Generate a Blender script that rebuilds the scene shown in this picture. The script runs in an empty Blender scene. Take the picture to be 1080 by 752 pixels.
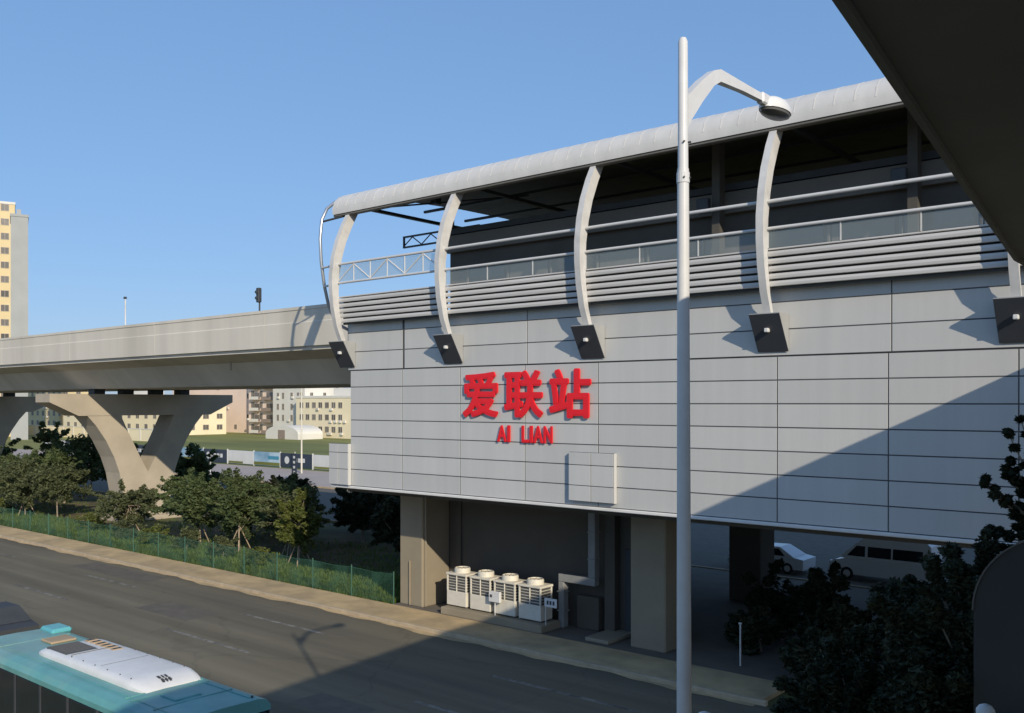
import bpy, math, random
from mathutils import Vector, Matrix
random.seed(7)
R = math.radians
sc = bpy.context.scene
COL = sc.collection

# ------------------------------------------------------------------ camera, sky, sun, exposure
cam_d = bpy.data.cameras.new('camera'); cam = bpy.data.objects.new('camera', cam_d); COL.objects.link(cam)
cam.location = (0, 0, 9.5)
cam.rotation_euler = (R(90), 0, math.atan2(.643, .766))
cam_d.sensor_width = 36; cam_d.lens = 33.0
cam_d.shift_y = 49 / 1080; cam_d.clip_start = .05; cam_d.clip_end = 6000
sc.camera = cam

SUN = Vector((2.0, -1.12, 1.0)).normalized()
elev = math.asin(SUN.z); azim = math.atan2(SUN.x, SUN.y)
w = bpy.data.worlds.new('World'); sc.world = w; w.use_nodes = True
wn = w.node_tree.nodes; wl = w.node_tree.links; wn.clear()
sky = wn.new('ShaderNodeTexSky'); sky.sky_type = 'NISHITA'; sky.sun_disc = False
sky.sun_elevation = elev; sky.sun_rotation = azim
sky.air_density = 1.0; sky.dust_density = 0.7; sky.ozone_density = 6.0; sky.altitude = 50
bg = wn.new('ShaderNodeBackground'); bg.inputs[1].default_value = 0.10
wo = wn.new('ShaderNodeOutputWorld')
gm = wn.new('ShaderNodeGamma'); gm.inputs[1].default_value = .40
tint = wn.new('ShaderNodeMix'); tint.data_type = 'RGBA'; tint.blend_type = 'MULTIPLY'; tint.inputs[0].default_value = 1; tint.inputs[7].default_value = (2.3, 2.6, 3.15, 1)
wl.new(sky.outputs[0], gm.inputs[0]); wl.new(gm.outputs[0], tint.inputs[6]); hs = wn.new('ShaderNodeHueSaturation'); hs.inputs['Saturation'].default_value = 1.20; hs.inputs['Value'].default_value = 1.13
wl.new(tint.outputs[2], hs.inputs['Color']); wl.new(hs.outputs[0], bg.inputs[0]); wl.new(bg.outputs[0], wo.inputs[0])

sd = bpy.data.lights.new('sun', 'SUN'); sd.energy = 3.6; sd.angle = R(.5); sd.color = (1, .88, .70)
so = bpy.data.objects.new('sun', sd); COL.objects.link(so)
so.rotation_euler = SUN.to_track_quat('Z', 'Y').to_euler(); so.location = (40, -20, 60)

vs = sc.view_settings; vs.view_transform = 'Standard'; vs.look = 'None'; vs.gamma = 1; vs.use_curve_mapping = False
vs.exposure = 0.08
sc.cycles.max_bounces = 6; sc.cycles.transparent_max_bounces = 24

# ------------------------------------------------------------------ materials
def mat(name, col, rough=.7, metal=0, var=.12, scale=1.5, bump=0, bscale=20, objvar=0, col2=None, spec=.4, stretch=None, c2fac=(.45, .62)):
    m = bpy.data.materials.new(name); m.use_nodes = True
    n = m.node_tree.nodes; l = m.node_tree.links
    b = n['Principled BSDF']; b.inputs['Roughness'].default_value = rough; b.inputs['Metallic'].default_value = metal
    b.inputs['Specular IOR Level'].default_value = spec
    g = n.new('ShaderNodeNewGeometry')
    src = g.outputs['Position']
    if stretch:
        mp = n.new('ShaderNodeMapping'); mp.inputs['Scale'].default_value = stretch
        l.new(src, mp.inputs[0]); src = mp.outputs[0]
    t = n.new('ShaderNodeTexNoise'); t.inputs['Scale'].default_value = scale; t.inputs['Detail'].default_value = 6
    t.inputs['Roughness'].default_value = .6
    l.new(src, t.inputs['Vector'])
    mr = n.new('ShaderNodeMapRange'); mr.inputs[1].default_value = .3; mr.inputs[2].default_value = .7
    mr.inputs[3].default_value = 1 - var; mr.inputs[4].default_value = 1 + var
    l.new(t.outputs[0], mr.inputs[0])
    mx = n.new('ShaderNodeMix'); mx.data_type = 'RGBA'; mx.blend_type = 'MULTIPLY'; mx.inputs[0].default_value = 1
    mx.inputs[6].default_value = (*col, 1)
    if col2:
        t2 = n.new('ShaderNodeTexNoise'); t2.inputs['Scale'].default_value = scale * .37; t2.inputs['Detail'].default_value = 5
        l.new(src, t2.inputs['Vector'])
        r2 = n.new('ShaderNodeMapRange'); r2.inputs[1].default_value = c2fac[0]; r2.inputs[2].default_value = c2fac[1]
        l.new(t2.outputs[0], r2.inputs[0])
        m2 = n.new('ShaderNodeMix'); m2.data_type = 'RGBA'; m2.inputs[6].default_value = (*col, 1); m2.inputs[7].default_value = (*col2, 1)
        l.new(r2.outputs[0], m2.inputs[0]); l.new(m2.outputs[2], mx.inputs[6])
    val = mr.outputs[0]
    if objvar:
        oi = n.new('ShaderNodeObjectInfo'); o2 = n.new('ShaderNodeMapRange')
        o2.inputs[3].default_value = 1 - objvar; o2.inputs[4].default_value = 1 + objvar
        l.new(oi.outputs['Random'], o2.inputs[0])
        mm = n.new('ShaderNodeMath'); mm.operation = 'MULTIPLY'; l.new(val, mm.inputs[0]); l.new(o2.outputs[0], mm.inputs[1]); val = mm.outputs[0]
    l.new(val, mx.inputs[7]); l.new(mx.outputs[2], b.inputs['Base Color'])
    if bump:
        t3 = n.new('ShaderNodeTexNoise'); t3.inputs['Scale'].default_value = bscale; t3.inputs['Detail'].default_value = 4
        l.new(g.outputs['Position'], t3.inputs['Vector'])
        bp = n.new('ShaderNodeBump'); bp.inputs['Strength'].default_value = bump; bp.inputs['Distance'].default_value = .02
        l.new(t3.outputs[0], bp.inputs['Height']); l.new(bp.outputs[0], b.inputs['Normal'])
    return m

def leafmat(name, c1, c2, scale=1.2, trans=.25):
    m = bpy.data.materials.new(name); m.use_nodes = True
    n = m.node_tree.nodes; l = m.node_tree.links; b = n['Principled BSDF']
    b.inputs['Roughness'].default_value = .55; b.inputs['Specular IOR Level'].default_value = .3
    g = n.new('ShaderNodeNewGeometry')
    t = n.new('ShaderNodeTexNoise'); t.inputs['Scale'].default_value = scale; t.inputs['Detail'].default_value = 3
    l.new(g.outputs['Position'], t.inputs['Vector'])
    r = n.new('ShaderNodeMapRange'); r.inputs[1].default_value = .35; r.inputs[2].default_value = .65; l.new(t.outputs[0], r.inputs[0])
    ad = n.new('ShaderNodeMath'); ad.operation = 'MULTIPLY_ADD'; ad.inputs[1].default_value = .5
    l.new(g.outputs['Random Per Island'], ad.inputs[0]); 
    hf = n.new('ShaderNodeMath'); hf.operation = 'MULTIPLY'; hf.inputs[1].default_value = .5; l.new(r.outputs[0], hf.inputs[0]); l.new(hf.outputs[0], ad.inputs[2])
    mx = n.new('ShaderNodeMix'); mx.data_type = 'RGBA'; mx.inputs[6].default_value = (*c1, 1); mx.inputs[7].default_value = (*c2, 1)
    l.new(ad.outputs[0], mx.inputs[0]); l.new(mx.outputs[2], b.inputs['Base Color'])
    tr = n.new('ShaderNodeBsdfTranslucent'); l.new(mx.outputs[2], tr.inputs[0])
    ms = n.new('ShaderNodeMixShader'); ms.inputs[0].default_value = trans
    l.new(b.outputs[0], ms.inputs[1]); l.new(tr.outputs[0], ms.inputs[2]); l.new(ms.outputs[0], n['Material Output'].inputs[0])
    return m

def seethrough(name, col, alpha, rough=.1, glossy=False, scale=40):
    m = bpy.data.materials.new(name); m.use_nodes = True
    n = m.node_tree.nodes; l = m.node_tree.links; b = n['Principled BSDF']
    b.inputs['Base Color'].default_value = (*col, 1); b.inputs['Roughness'].default_value = rough
    tr = n.new('ShaderNodeBsdfTransparent'); ms = n.new('ShaderNodeMixShader'); ms.inputs[0].default_value = alpha
    if not glossy:
        g = n.new('ShaderNodeNewGeometry'); t = n.new('ShaderNodeTexNoise'); t.inputs['Scale'].default_value = .9; t.inputs['Detail'].default_value = 6
        l.new(g.outputs['Position'], t.inputs['Vector'])
        r = n.new('ShaderNodeMapRange'); r.inputs[1].default_value = .3; r.inputs[2].default_value = .7
        r.inputs[3].default_value = alpha - .22; r.inputs[4].default_value = alpha + .18
        l.new(t.outputs[0], r.inputs[0]); l.new(r.outputs[0], ms.inputs[0])
    l.new(tr.outputs[0], ms.inputs[1]); l.new(b.outputs[0], ms.inputs[2]); l.new(ms.outputs[0], n['Material Output'].inputs[0])
    return m

M = {}
M['panel'] = mat('clad_panel', (.555, .555, .535), .42, .0, .03, 1.3, objvar=.05, spec=.5, stretch=(2.2, 1, .14), col2=(.532, .535, .52), c2fac=(.42, .70), bump=.06, bscale=1.1)
M['backing'] = mat('joint_backing', (.09, .095, .10), .8)
M['sill'] = mat('sill_metal', (.74, .73, .70), .5, var=.06)
M['steel'] = mat('painted_steel', (.62, .615, .60), .45, var=.08, scale=2.5, col2=(.50, .49, .47), c2fac=(.5, .75))
M['tube'] = mat('painted_tube', (.62, .62, .61), .4, var=.05)
M['hoop'] = mat('galvanised', (.55, .58, .62), .3, .7, .06)
M['slat'] = mat('slat', (.60, .59, .57), .5, var=.07, objvar=.04, stretch=(.3, 1, 3))
M['roof'] = mat('roof_sheet', (.66, .645, .61), .45, var=.07, scale=.8, stretch=(2, 1, 1))
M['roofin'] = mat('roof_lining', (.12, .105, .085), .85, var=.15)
M['dark'] = mat('dark_steel', (.05, .055, .06), .5)
M['bracket'] = mat('bracket_dark', (.055, .06, .07), .45, var=.1)
M['brk'] = mat('bracket_side', (.36, .365, .36), .5, var=.08)
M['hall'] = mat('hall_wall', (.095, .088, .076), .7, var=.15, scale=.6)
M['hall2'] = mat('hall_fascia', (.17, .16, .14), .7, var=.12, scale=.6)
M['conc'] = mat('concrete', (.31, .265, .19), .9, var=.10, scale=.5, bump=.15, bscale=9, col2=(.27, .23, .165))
M['shadewall'] = mat('shaded_concrete', (.105, .092, .074), .9, var=.10, scale=.5, bump=.1, bscale=9)  # concrete with the shade under the station put into its colour
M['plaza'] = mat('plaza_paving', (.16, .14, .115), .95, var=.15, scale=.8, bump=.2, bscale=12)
M['vconc'] = mat('viaduct_concrete', (.68, .64, .56), .9, var=.08, scale=.35, bump=.1, bscale=8, col2=(.58, .545, .47), stretch=(1.6, 1, .16), c2fac=(.46, .72))
M['pier'] = mat('pier_concrete', (.47, .41, .32), .9, var=.08, scale=.5, bump=.1, bscale=8, col2=(.40, .35, .27))
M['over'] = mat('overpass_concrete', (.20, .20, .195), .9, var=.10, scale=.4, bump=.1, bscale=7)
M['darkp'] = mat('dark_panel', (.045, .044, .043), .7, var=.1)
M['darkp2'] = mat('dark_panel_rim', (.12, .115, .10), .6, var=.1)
M['red'] = mat('red_acrylic', (.84, .018, .028), .35, var=.05)
M['asphalt'] = mat('asphalt', (.160, .142, .098), .92, var=.12, scale=.6, bump=.25, bscale=60, col2=(.122, .109, .08), stretch=(.15, 1, 1))
def add_tracks(m, amp=.16):
    n = m.node_tree.nodes; l = m.node_tree.links; b = n['Principled BSDF']; old = b.inputs['Base Color'].links[0].from_socket
    g = n.new('ShaderNodeNewGeometry'); mp = n.new('ShaderNodeMapping'); mp.inputs['Scale'].default_value = (.012, 1.1, 1)
    t = n.new('ShaderNodeTexNoise'); t.inputs['Scale'].default_value = 1.0; t.inputs['Detail'].default_value = 4
    l.new(g.outputs['Position'], mp.inputs[0]); l.new(mp.outputs[0], t.inputs['Vector'])
    r_ = n.new('ShaderNodeMapRange'); r_.inputs[1].default_value = .35; r_.inputs[2].default_value = .65; r_.inputs[3].default_value = 1 - amp; r_.inputs[4].default_value = 1 + amp
    l.new(t.outputs[0], r_.inputs[0])
    v = n.new('ShaderNodeTexVoronoi'); v.feature = 'DISTANCE_TO_EDGE'; v.inputs['Scale'].default_value = .16
    d = n.new('ShaderNodeTexNoise'); d.inputs['Scale'].default_value = .8; l.new(g.outputs['Position'], d.inputs['Vector'])
    va = n.new('ShaderNodeVectorMath'); va.operation = 'MULTIPLY_ADD'; va.inputs[1].default_value = (1.6, 1.6, 0); l.new(d.outputs['Color'], va.inputs[0]); l.new(g.outputs['Position'], va.inputs[2])
    l.new(va.outputs[0], v.inputs['Vector'])
    c = n.new('ShaderNodeMapRange'); c.inputs[1].default_value = .004; c.inputs[2].default_value = .012; c.inputs[3].default_value = .88; c.inputs[4].default_value = 1
    l.new(v.outputs['Distance'], c.inputs[0])
    mu = n.new('ShaderNodeMath'); mu.operation = 'MULTIPLY'; l.new(r_.outputs[0], mu.inputs[0]); l.new(c.outputs[0], mu.inputs[1])
    mx = n.new('ShaderNodeMix'); mx.data_type = 'RGBA'; mx.blend_type = 'MULTIPLY'; mx.inputs[0].default_value = 1
    l.new(old, mx.inputs[6]); l.new(mu.outputs[0], mx.inputs[7]); l.new(mx.outputs[2], b.inputs['Base Color'])
add_tracks(M['asphalt'])
M['patch'] = mat('asphalt_patch', (.130, .117, .095), .95, var=.15, scale=1.5, bump=.2, bscale=50)
M['mark'] = mat('worn_paint', (.24, .23, .20), .9, var=.3, scale=5, col2=(.115, .108, .094), c2fac=(.38, .6))
M['pave'] = mat('sandy_pavement', (.55, .41, .225), .95, var=.15, scale=1.1, bump=.3, bscale=14, col2=(.43, .325, .19))
M['kerb'] = mat('kerb_stone', (.46, .37, .25), .9, var=.15, scale=2)
M['ground'] = mat('verge_ground', (.085, .095, .035), .95, var=.35, scale=.5, bump=.3, bscale=6, col2=(.16, .12, .07))
M['lawn'] = mat('far_lawn', (.22, .22, .06), .95, var=.25, scale=.08, col2=(.17, .185, .05), stretch=(.3, 1, 1))
M['farroad'] = mat('far_road', (.42, .36, .32), .95, var=.08, scale=.2)
M['bark'] = mat('bark', (.30, .25, .19), .9, var=.3, scale=8)
M['stake'] = mat('stake_wood', (.42, .33, .23), .85, var=.2, scale=6)
M['leafA'] = leafmat('leaf_dark', (.05, .078, .028), (.16, .205, .085), trans=.35)
M['leafB'] = leafmat('leaf_olive', (.055, .075, .033), (.19, .21, .10), trans=.35)
M['leafC'] = leafmat('leaf_fresh', (.06, .085, .018), (.17, .19, .05))
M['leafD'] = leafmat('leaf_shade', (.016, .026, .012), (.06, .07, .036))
M['grass'] = leafmat('grass_blade', (.08, .125, .025), (.20, .27, .06), trans=.35)
M['net'] = seethrough('green_net', (.04, .125, .085), .36, .8)
M['post'] = mat('green_post', (.05, .13, .095), .6)
M['glass'] = seethrough('rail_glass', (.35, .42, .44), .25, .03, True)
M['wglass'] = mat('window_glass', (.018, .022, .028), .08, spec=.6, var=.1)
M['white'] = mat('white_paint', (.70, .70, .68), .4, var=.05, scale=3)
M['cream'] = mat('cream_metal', (.70, .66, .56), .5, var=.08, scale=3)
M['ductm'] = mat('duct_metal', (.26, .265, .255), .6, var=.1, scale=2)
M['grille'] = mat('grille', (.10, .10, .095), .6)
M['pole'] = mat('lamp_pole_paint', (.66, .66, .65), .35, var=.05, scale=4)
M['lamphood'] = mat('lamp_hood', (.72, .72, .70), .35, var=.04)
M['lens'] = mat('lamp_lens', (.13, .13, .125), .25, var=.1)
M['teal'] = mat('bus_teal', (.13, .35, .335), .4, var=.14, scale=1.2, col2=(.21, .37, .34))
M['tealdk'] = mat('bus_blue', (.06, .28, .42), .35, var=.08)
M['aqua'] = mat('bus_aqua', (.13, .44, .47), .35, var=.05)
M['podw'] = mat('pod_white', (.74, .735, .71), .4, var=.05, scale=3)
M['rubber'] = mat('rubber', (.02, .02, .02), .8)
M['vent'] = mat('roof_vent', (.42, .31, .19), .7, var=.15)
M['vanw'] = mat('van_white', (.80, .81, .82), .3, var=.03)
M['ink'] = mat('dark_ink', (.05, .055, .06), .6)
M['pink'] = mat('pink_render', (.84, .68, .56), .9, var=.05, scale=.2)
M['creamw'] = mat('cream_render', (.86, .76, .54), .9, var=.05, scale=.2)
M['yellow'] = mat('yellow_render', (.70, .57, .33), .9, var=.05, scale=.2)
M['whitew'] = mat('white_render', (.72, .70, .64), .9, var=.05, scale=.2)
M['greyw'] = mat('grey_render', (.37, .385, .385), .9, var=.06, scale=.2)
M['bpane'] = mat('far_pane', (.13, .12, .11), .3, objvar=.4)
M['bframe'] = mat('far_frame', (.45, .42, .37), .7)
M['bbrown'] = mat('balcony_brown', (.30, .24, .20), .8)
M['navy'] = mat('hoarding_navy', (.04, .055, .085), .6)
M['hwhite'] = mat('hoarding_white', (.66, .68, .68), .6, var=.06, scale=.8)
M['hblue'] = mat('hoarding_print', (.45, .60, .72), .6, var=.1, scale=.7, col2=(.20, .36, .50))

# ------------------------------------------------------------------ mesh helpers
class MB:
    def __init__(s): s.v = []; s.f = []
    def add(s, vs_, fs_):
        o = len(s.v); s.v += [tuple(v) for v in vs_]; s.f += [tuple(i + o for i in f) for f in fs_]; return s
    def box(s, x0, x1, y0, y1, z0, z1):
        return s.add([(x0,y0,z0),(x1,y0,z0),(x1,y1,z0),(x0,y1,z0),(x0,y0,z1),(x1,y0,z1),(x1,y1,z1),(x0,y1,z1)],
                     [(0,3,2,1),(4,5,6,7),(0,1,5,4),(1,2,6,5),(2,3,7,6),(3,0,4,7)])
    def bbox(s, x0, x1, y0, y1, z0, z1, b=.02):      # box with chamfered edges
        vs_ = []; 
        for (x, sx) in ((x0, 1), (x1, -1)):
            for (y, sy) in ((y0, 1), (y1, -1)):
                for (z, sz) in ((z0, 1), (z1, -1)):
                    vs_ += [(x, y + sy*b, z + sz*b), (x + sx*b, y, z + sz*b), (x + sx*b, y + sy*b, z)]
        def I(i, j, k, a): return ((i*2 + j)*2 + k)*3 + a
        fs_ = []
        for i in (0, 1): fs_.append([I(i,0,0,0), I(i,1,0,0), I(i,1,1,0), I(i,0,1,0)])
        for j in (0, 1): fs_.append([I(0,j,0,1), I(1,j,0,1), I(1,j,1,1), I(0,j,1,1)])
        for k in (0, 1): fs_.append([I(0,0,k,2), I(1,0,k,2), I(1,1,k,2), I(0,1,k,2)])
        for i in (0, 1):
            for j in (0, 1): fs_.append([I(i,j,0,0), I(i,j,1,0), I(i,j,1,1), I(i,j,0,1)])
        for i in (0, 1):
            for k in (0, 1): fs_.append([I(i,0,k,0), I(i,1,k,0), I(i,1,k,2), I(i,0,k,2)])
        for j in (0, 1):
            for k in (0, 1): fs_.append([I(0,j,k,1), I(1,j,k,1), I(1,j,k,2), I(0,j,k,2)])
        for i in (0, 1):
            for j in (0, 1):
                for k in (0, 1): fs_.append([I(i,j,k,0), I(i,j,k,1), I(i,j,k,2)])
        c = Vector(((x0+x1)/2, (y0+y1)/2, (z0+z1)/2)); out = []
        for f in fs_:
            p = [Vector(vs_[q]) for q in f]; nn = (p[1]-p[0]).cross(p[2]-p[0]); m_ = sum(p, Vector())/len(p)
            out.append(f if nn.dot(m_ - c) > 0 else f[::-1])
        return s.add(vs_, out)
    def tube(s, pts, r, n=8, caps=True):
        pts = [Vector(p) for p in pts]; k = len(pts); rs = r if isinstance(r, (list, tuple)) else [r]*k
        rings = []; prev = None
        for i, p in enumerate(pts):
            d = (pts[min(i+1, k-1)] - pts[max(i-1, 0)]).normalized()
            if prev is None: a = d.orthogonal().normalized()
            else: a = (prev - d*prev.dot(d)).normalized()
            prev = a; b = d.cross(a)
            rings.append([p + (a*math.cos(2*math.pi*j/n) + b*math.sin(2*math.pi*j/n))*rs[i] for j in range(n)])
        vs_ = [q for rg in rings for q in rg]; fs_ = []
        for i in range(k-1):
            for j in range(n): fs_.append((i*n+j, i*n+(j+1) % n, (i+1)*n+(j+1) % n, (i+1)*n+j))
        if caps: fs_ += [tuple(range(n))[::-1], tuple((k-1)*n+j for j in range(n))]
        return s.add(vs_, fs_)
    def prism_x(s, poly, x0, x1):       # polygon in (y,z), extruded along x
        n = len(poly); area = sum(poly[i][0]*poly[(i+1) % n][1] - poly[(i+1) % n][0]*poly[i][1] for i in range(n))
        if area < 0: poly = poly[::-1]
        vs_ = [(x0, y, z) for y, z in poly] + [(x1, y, z) for y, z in poly]
        fs_ = [tuple(range(n))[::-1], tuple(range(n, 2*n))] + [(i, (i+1) % n, n+(i+1) % n, n+i) for i in range(n)]
        return s.add(vs_, fs_)
    def strip_x(s, a, b, x0, x1):       # closed band between two (y,z) polylines, extruded along x
        n = len(a); vs_ = []
        for x in (x0, x1):
            vs_ += [(x, y, z) for y, z in a] + [(x, y, z) for y, z in b]
        A0, B0, A1, B1 = 0, n, 2*n, 3*n; fs_ = []
        for i in range(n-1):
            fs_ += [(A0+i, A0+i+1, A1+i+1, A1+i), (B0+i+1, B0+i, B1+i, B1+i+1), (A0+i+1, A0+i, B0+i, B0+i+1), (A1+i, A1+i+1, B1+i+1, B1+i)]
        fs_ += [(A0, A1, B1, B0), (A0+n-1, B0+n-1, B1+n-1, A1+n-1)]
        return s.add(vs_, fs_)
    def prism_y(s, poly, y0, y1):       # polygon in (x,z)
        n = len(poly)
        vs_ = [(x, y0, z) for x, z in poly] + [(x, y1, z) for x, z in poly]
        fs_ = [tuple(range(n)), tuple(range(n, 2*n))[::-1]] + [(i, n+i, n+(i+1) % n, (i+1) % n) for i in range(n)]
        area = sum(poly[i][0]*poly[(i+1) % n][1] - poly[(i+1) % n][0]*poly[i][1] for i in range(n))
        if area < 0: fs_ = [f[::-1] for f in fs_]
        return s.add(vs_, fs_)
    def lathe(s, prof, cx, cy, n=16):   # (r,z) profile round the z axis
        vs_ = [(cx + r*math.cos(2*math.pi*j/n), cy + r*math.sin(2*math.pi*j/n), z) for r, z in prof for j in range(n)]
        k = len(prof); fs_ = [(i*n+j, i*n+(j+1) % n, (i+1)*n+(j+1) % n, (i+1)*n+j) for i in range(k-1) for j in range(n)]
        fs_ += [tuple(range(n))[::-1], tuple((k-1)*n+j for j in range(n))]
        return s.add(vs_, fs_)
    def mesh(s, name, smooth=False):
        me = bpy.data.meshes.new(name); me.from_pydata(s.v, [], s.f); me.update()
        if smooth:
            me.polygons.foreach_set('use_smooth', [True]*len(me.polygons))
            try: me.set_sharp_from_angle(angle=R(40))
            except Exception: pass
        return me
    def build(s, name, m, parent=None, smooth=False, loc=None):
        return put(name, s.mesh(name, smooth), m, parent, loc)

def put(name, me, m, parent=None, loc=None):
    if not me.materials: me.materials.append(M[m] if isinstance(m, str) else m)
    o = bpy.data.objects.new(name, me); COL.objects.link(o)
    if parent: o.parent = parent
    if loc: o.location = loc
    return o
def tag(o, label, cat, group=None):
    o['label'] = label; o['category'] = cat
    if group: o['group'] = group
    return o
def struct(o, label=None):
    o['kind'] = 'structure'
    if label: o['label'] = label
    return o
def thing(name, label, cat, loc=(0, 0, 0), rz=0, group=None):
    o = bpy.data.objects.new(name, None); COL.objects.link(o); o.location = loc; o.rotation_euler = (0, 0, rz)
    o.empty_display_size = .3
    return tag(o, label, cat, group)

# ------------------------------------------------------------------ the setting
struct(MB().add([(-3000,-600,-.03),(900,-600,-.03),(900,3000,-.03),(-3000,3000,-.03)], [(0,1,2,3)]).build('ground', 'ground'), 'open ground of grass and bare earth round the station')
road = struct(MB().add([(-420,9.3,0),(160,9.3,0),(160,27.6,0),(-420,27.6,0)], [(0,1,2,3)]).build('road', 'asphalt'), 'grey asphalt road in front of the station')
dash = MB().add([(-3,-.09,.005),(3,-.09,.005),(3,.09,.005),(-3,.09,.005)], [(0,1,2,3)]).mesh('lane_marking')
for y in (24.6, 20.9, 17.2, 13.45):
    for k in range(-9, 3):
        put('lane_marking', dash, 'mark', road, (-18.6 + 15*k, y, 0))
for (x0, x1, y0, y1) in ((-41.5, -37.2, 22.1, 24.0), (-55, -47, 25.4, 27.0), (-24.6, -21.8, 18.3, 19.6)):
    MB().add([(x0, y0, .003), (x1, y0 + .06, .003), (x1 - .1, y1, .003), (x0 + .05, y1 - .04, .003)], [(0, 1, 2, 3)]).build('asphalt_patch', 'patch', road)
sv = []; sf = []; q = -200.0; k = 0
while q < -13:
    sv += [(q, 27.61, .006), (q, 27.36 - .10*math.sin(q*.41) - .09*math.sin(q*1.13 + 1) - .05*math.sin(q*3.1) - .03*random.random(), .006)]
    if k: sf.append((2*k-2, 2*k-1, 2*k+1, 2*k))
    k += 1; q += .16
MB().add(sv, sf).build('sand_drift', 'pave', road)
pv = struct(MB().box(-420, -13.0, 27.78, 29.9, -.02, .13).build('pavement', 'pave'), 'sandy pavement strip along the far side of the road')
MB().bbox(-420, -12.8, 27.6, 27.78, -.02, .15, .02).build('kerb', 'kerb', pv)
pl = struct(MB().box(-32.4, 30, 29.9, 47.8, -.02, .12).build('plaza', 'plaza'), 'concrete paving under the raised station')
nv = struct(MB().box(-420, 160, -40, 9.1, -.02, .12).build('near_verge', 'ground'), 'planted verge on the near side of the road')
MB().bbox(-420, 160, 9.1, 9.3, -.02, .15, .02).build('kerb', 'kerb', nv)
fr = struct(MB().add([(-900,48.4,-.012),(300,48.4,-.012),(300,83,-.012),(-900,83,-.012)], [(0,1,2,3)]).build('far_road', 'farroad'), 'pale far carriageway beyond the station')
MB().add([(-900,48.42,-.006),(300,48.42,-.006),(300,66.5,-.006),(-900,66.5,-.006)], [(0,1,2,3)]).build('carriageway', 'patch', fr)
MB().bbox(-900, 300, 48.15, 48.35, -.02, .13, .02).build('kerb', 'kerb', fr)
MB().bbox(-900, 300, 66.6, 67.0, -.02, .16, .02).build('median_kerb', 'kerb', fr)
struct(MB().add([(-1500,83,-.008),(600,83,-.008),(600,700,-.008),(-1500,700,-.008)], [(0,1,2,3)]).build('lawn', 'lawn'), 'wide green lawn behind the hoarding')

# ------------------------------------------------------------------ station
YF = 27.7; YC = 39.6; XL = -32.75; XR = 30.0
st = thing('station_building', 'raised grey metro station with panelled wall, white ribs and curved roof', 'station', (0, 0, 0))
wall = MB().box(XL + .02, XR, YF + .016, YF + .5, 5.76, 10.95).build('wall', 'backing', st)
rows = [5.78 + i*(10.95 - 5.78)/7 for i in range(8)]
CW = 3.38; J = .038
pm = MB().bbox(J/2, CW - J/2, 0, .09, J/2, (10.95-5.78)/7 - J/2, .004).mesh('panel')
ncol = int((XR - XL)/CW)
for i in range(ncol):
    for j in range(7):
        put('panel', pm, 'panel', wall, (XL + i*CW, YF + random.uniform(-.004, .004), rows[j]))
uw = MB().box(-33.0, XR, YF + .056, YF + .55, 10.97, 13.3).build('upper_wall', 'backing', st)
um = {}
for j, (za, zb) in enumerate(((10.97, 11.79), (11.79, 12.64), (12.64, 13.28))):
    me = MB().bbox(J/2, 2*CW - J/2, 0, .09, J/2, zb - za - J/2, .004).mesh('panel')
    m0 = MB().bbox(J/2, CW + .2 - J/2, 0, .09, J/2, zb - za - J/2, .004).mesh('panel')
    put('panel', m0, 'panel', uw, (-33.0 + .03, YF + .04, za))
    for i in range(9): put('panel', me, 'panel', uw, (XL + CW + .03 + i*2*CW + .05, YF + .04, za))
MB().bbox(-34.05, XR, YF - .07, YF + .55, 5.655, 5.768, .02).build('sill', 'sill', st)
MB().box(-33.6, XR, YF + .56, 47.6, 5.45, 5.75).build('soffit_slab', 'shadewall', st)
MB().box(-32.6, XR, YF + .60, 51, 11.9, 12.5).build('platform_slab', 'conc', st)
MB().box(-32.6, XR, 47.0, 47.5, 5.80, 11.85).build('rear_wall', 'conc', st)
MB().box(-32.68, -32.3, YF + .62, 46.9, 5.80, 11.85).build('end_wall', 'panel', st)
# shallow cabinets proud of the wall
def cabinet(x0, x1, z0, z1):
    b = MB().bbox(x0, x1, YF - .15, YF - .012, z0, z1, .015).build('wall_cabinet', 'backing', st)
    nx = 2; w_ = (x1 - x0)/nx; zs = [z0, 6.52, 7.26, z1]
    for i in range(nx):
        for a, c in zip(zs[:-1], zs[1:]):
            MB().bbox(x0 + i*w_ + .012, x0 + (i+1)*w_ - .012, YF - .18, YF - .152, a + .012, c - .012, .008).build('panel', 'panel', b)
    MB().bbox(x1 + .002, x1 + .03, YF - .18, YF - .015, z0, z1, .008).build('side_panel', 'panel', b)
cabinet(-20.42, -18.45, 5.95, 7.72)
cabinet(-34.05, -32.72, 5.80, 7.66)
# arched ribs
ctrl = [(27.30, 12.25), (27.02, 12.9), (26.83, 13.7), (26.74, 14.5), (26.74, 15.2), (26.86, 16.0), (27.08, 16.75), (27.42, 17.5), (27.78, 18.12)]
dep = [.24, .28, .33, .38, .42, .45, .47, .48, .46]
RIBX = [-32.95, -26.35, -19.45, -12.6, -5.68, .8, 7.5, 14.2, 20.9, 27.6]
rib_me = MB().strip_x(ctrl, [(y + d, z - .02) for (y, z), d in zip(ctrl, dep)], -.085, .085).mesh('rib', True)
fl_me = MB().strip_x([(y - .025, z) for y, z in ctrl], [(y - .002, z) for y, z in ctrl], -.12, .12).mesh('flange', True)
foot_me = MB().prism_x([(27.28, 12.26), (27.10, 12.18), (27.55, 11.95), (27.72, 12.2)], -.13, .13).mesh('foot')
br_me = MB().prism_x([(27.04, 12.26), (27.04, 12.19), (27.71, 11.12), (27.71, 12.26)], -.5, .5).mesh('bracket')
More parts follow.
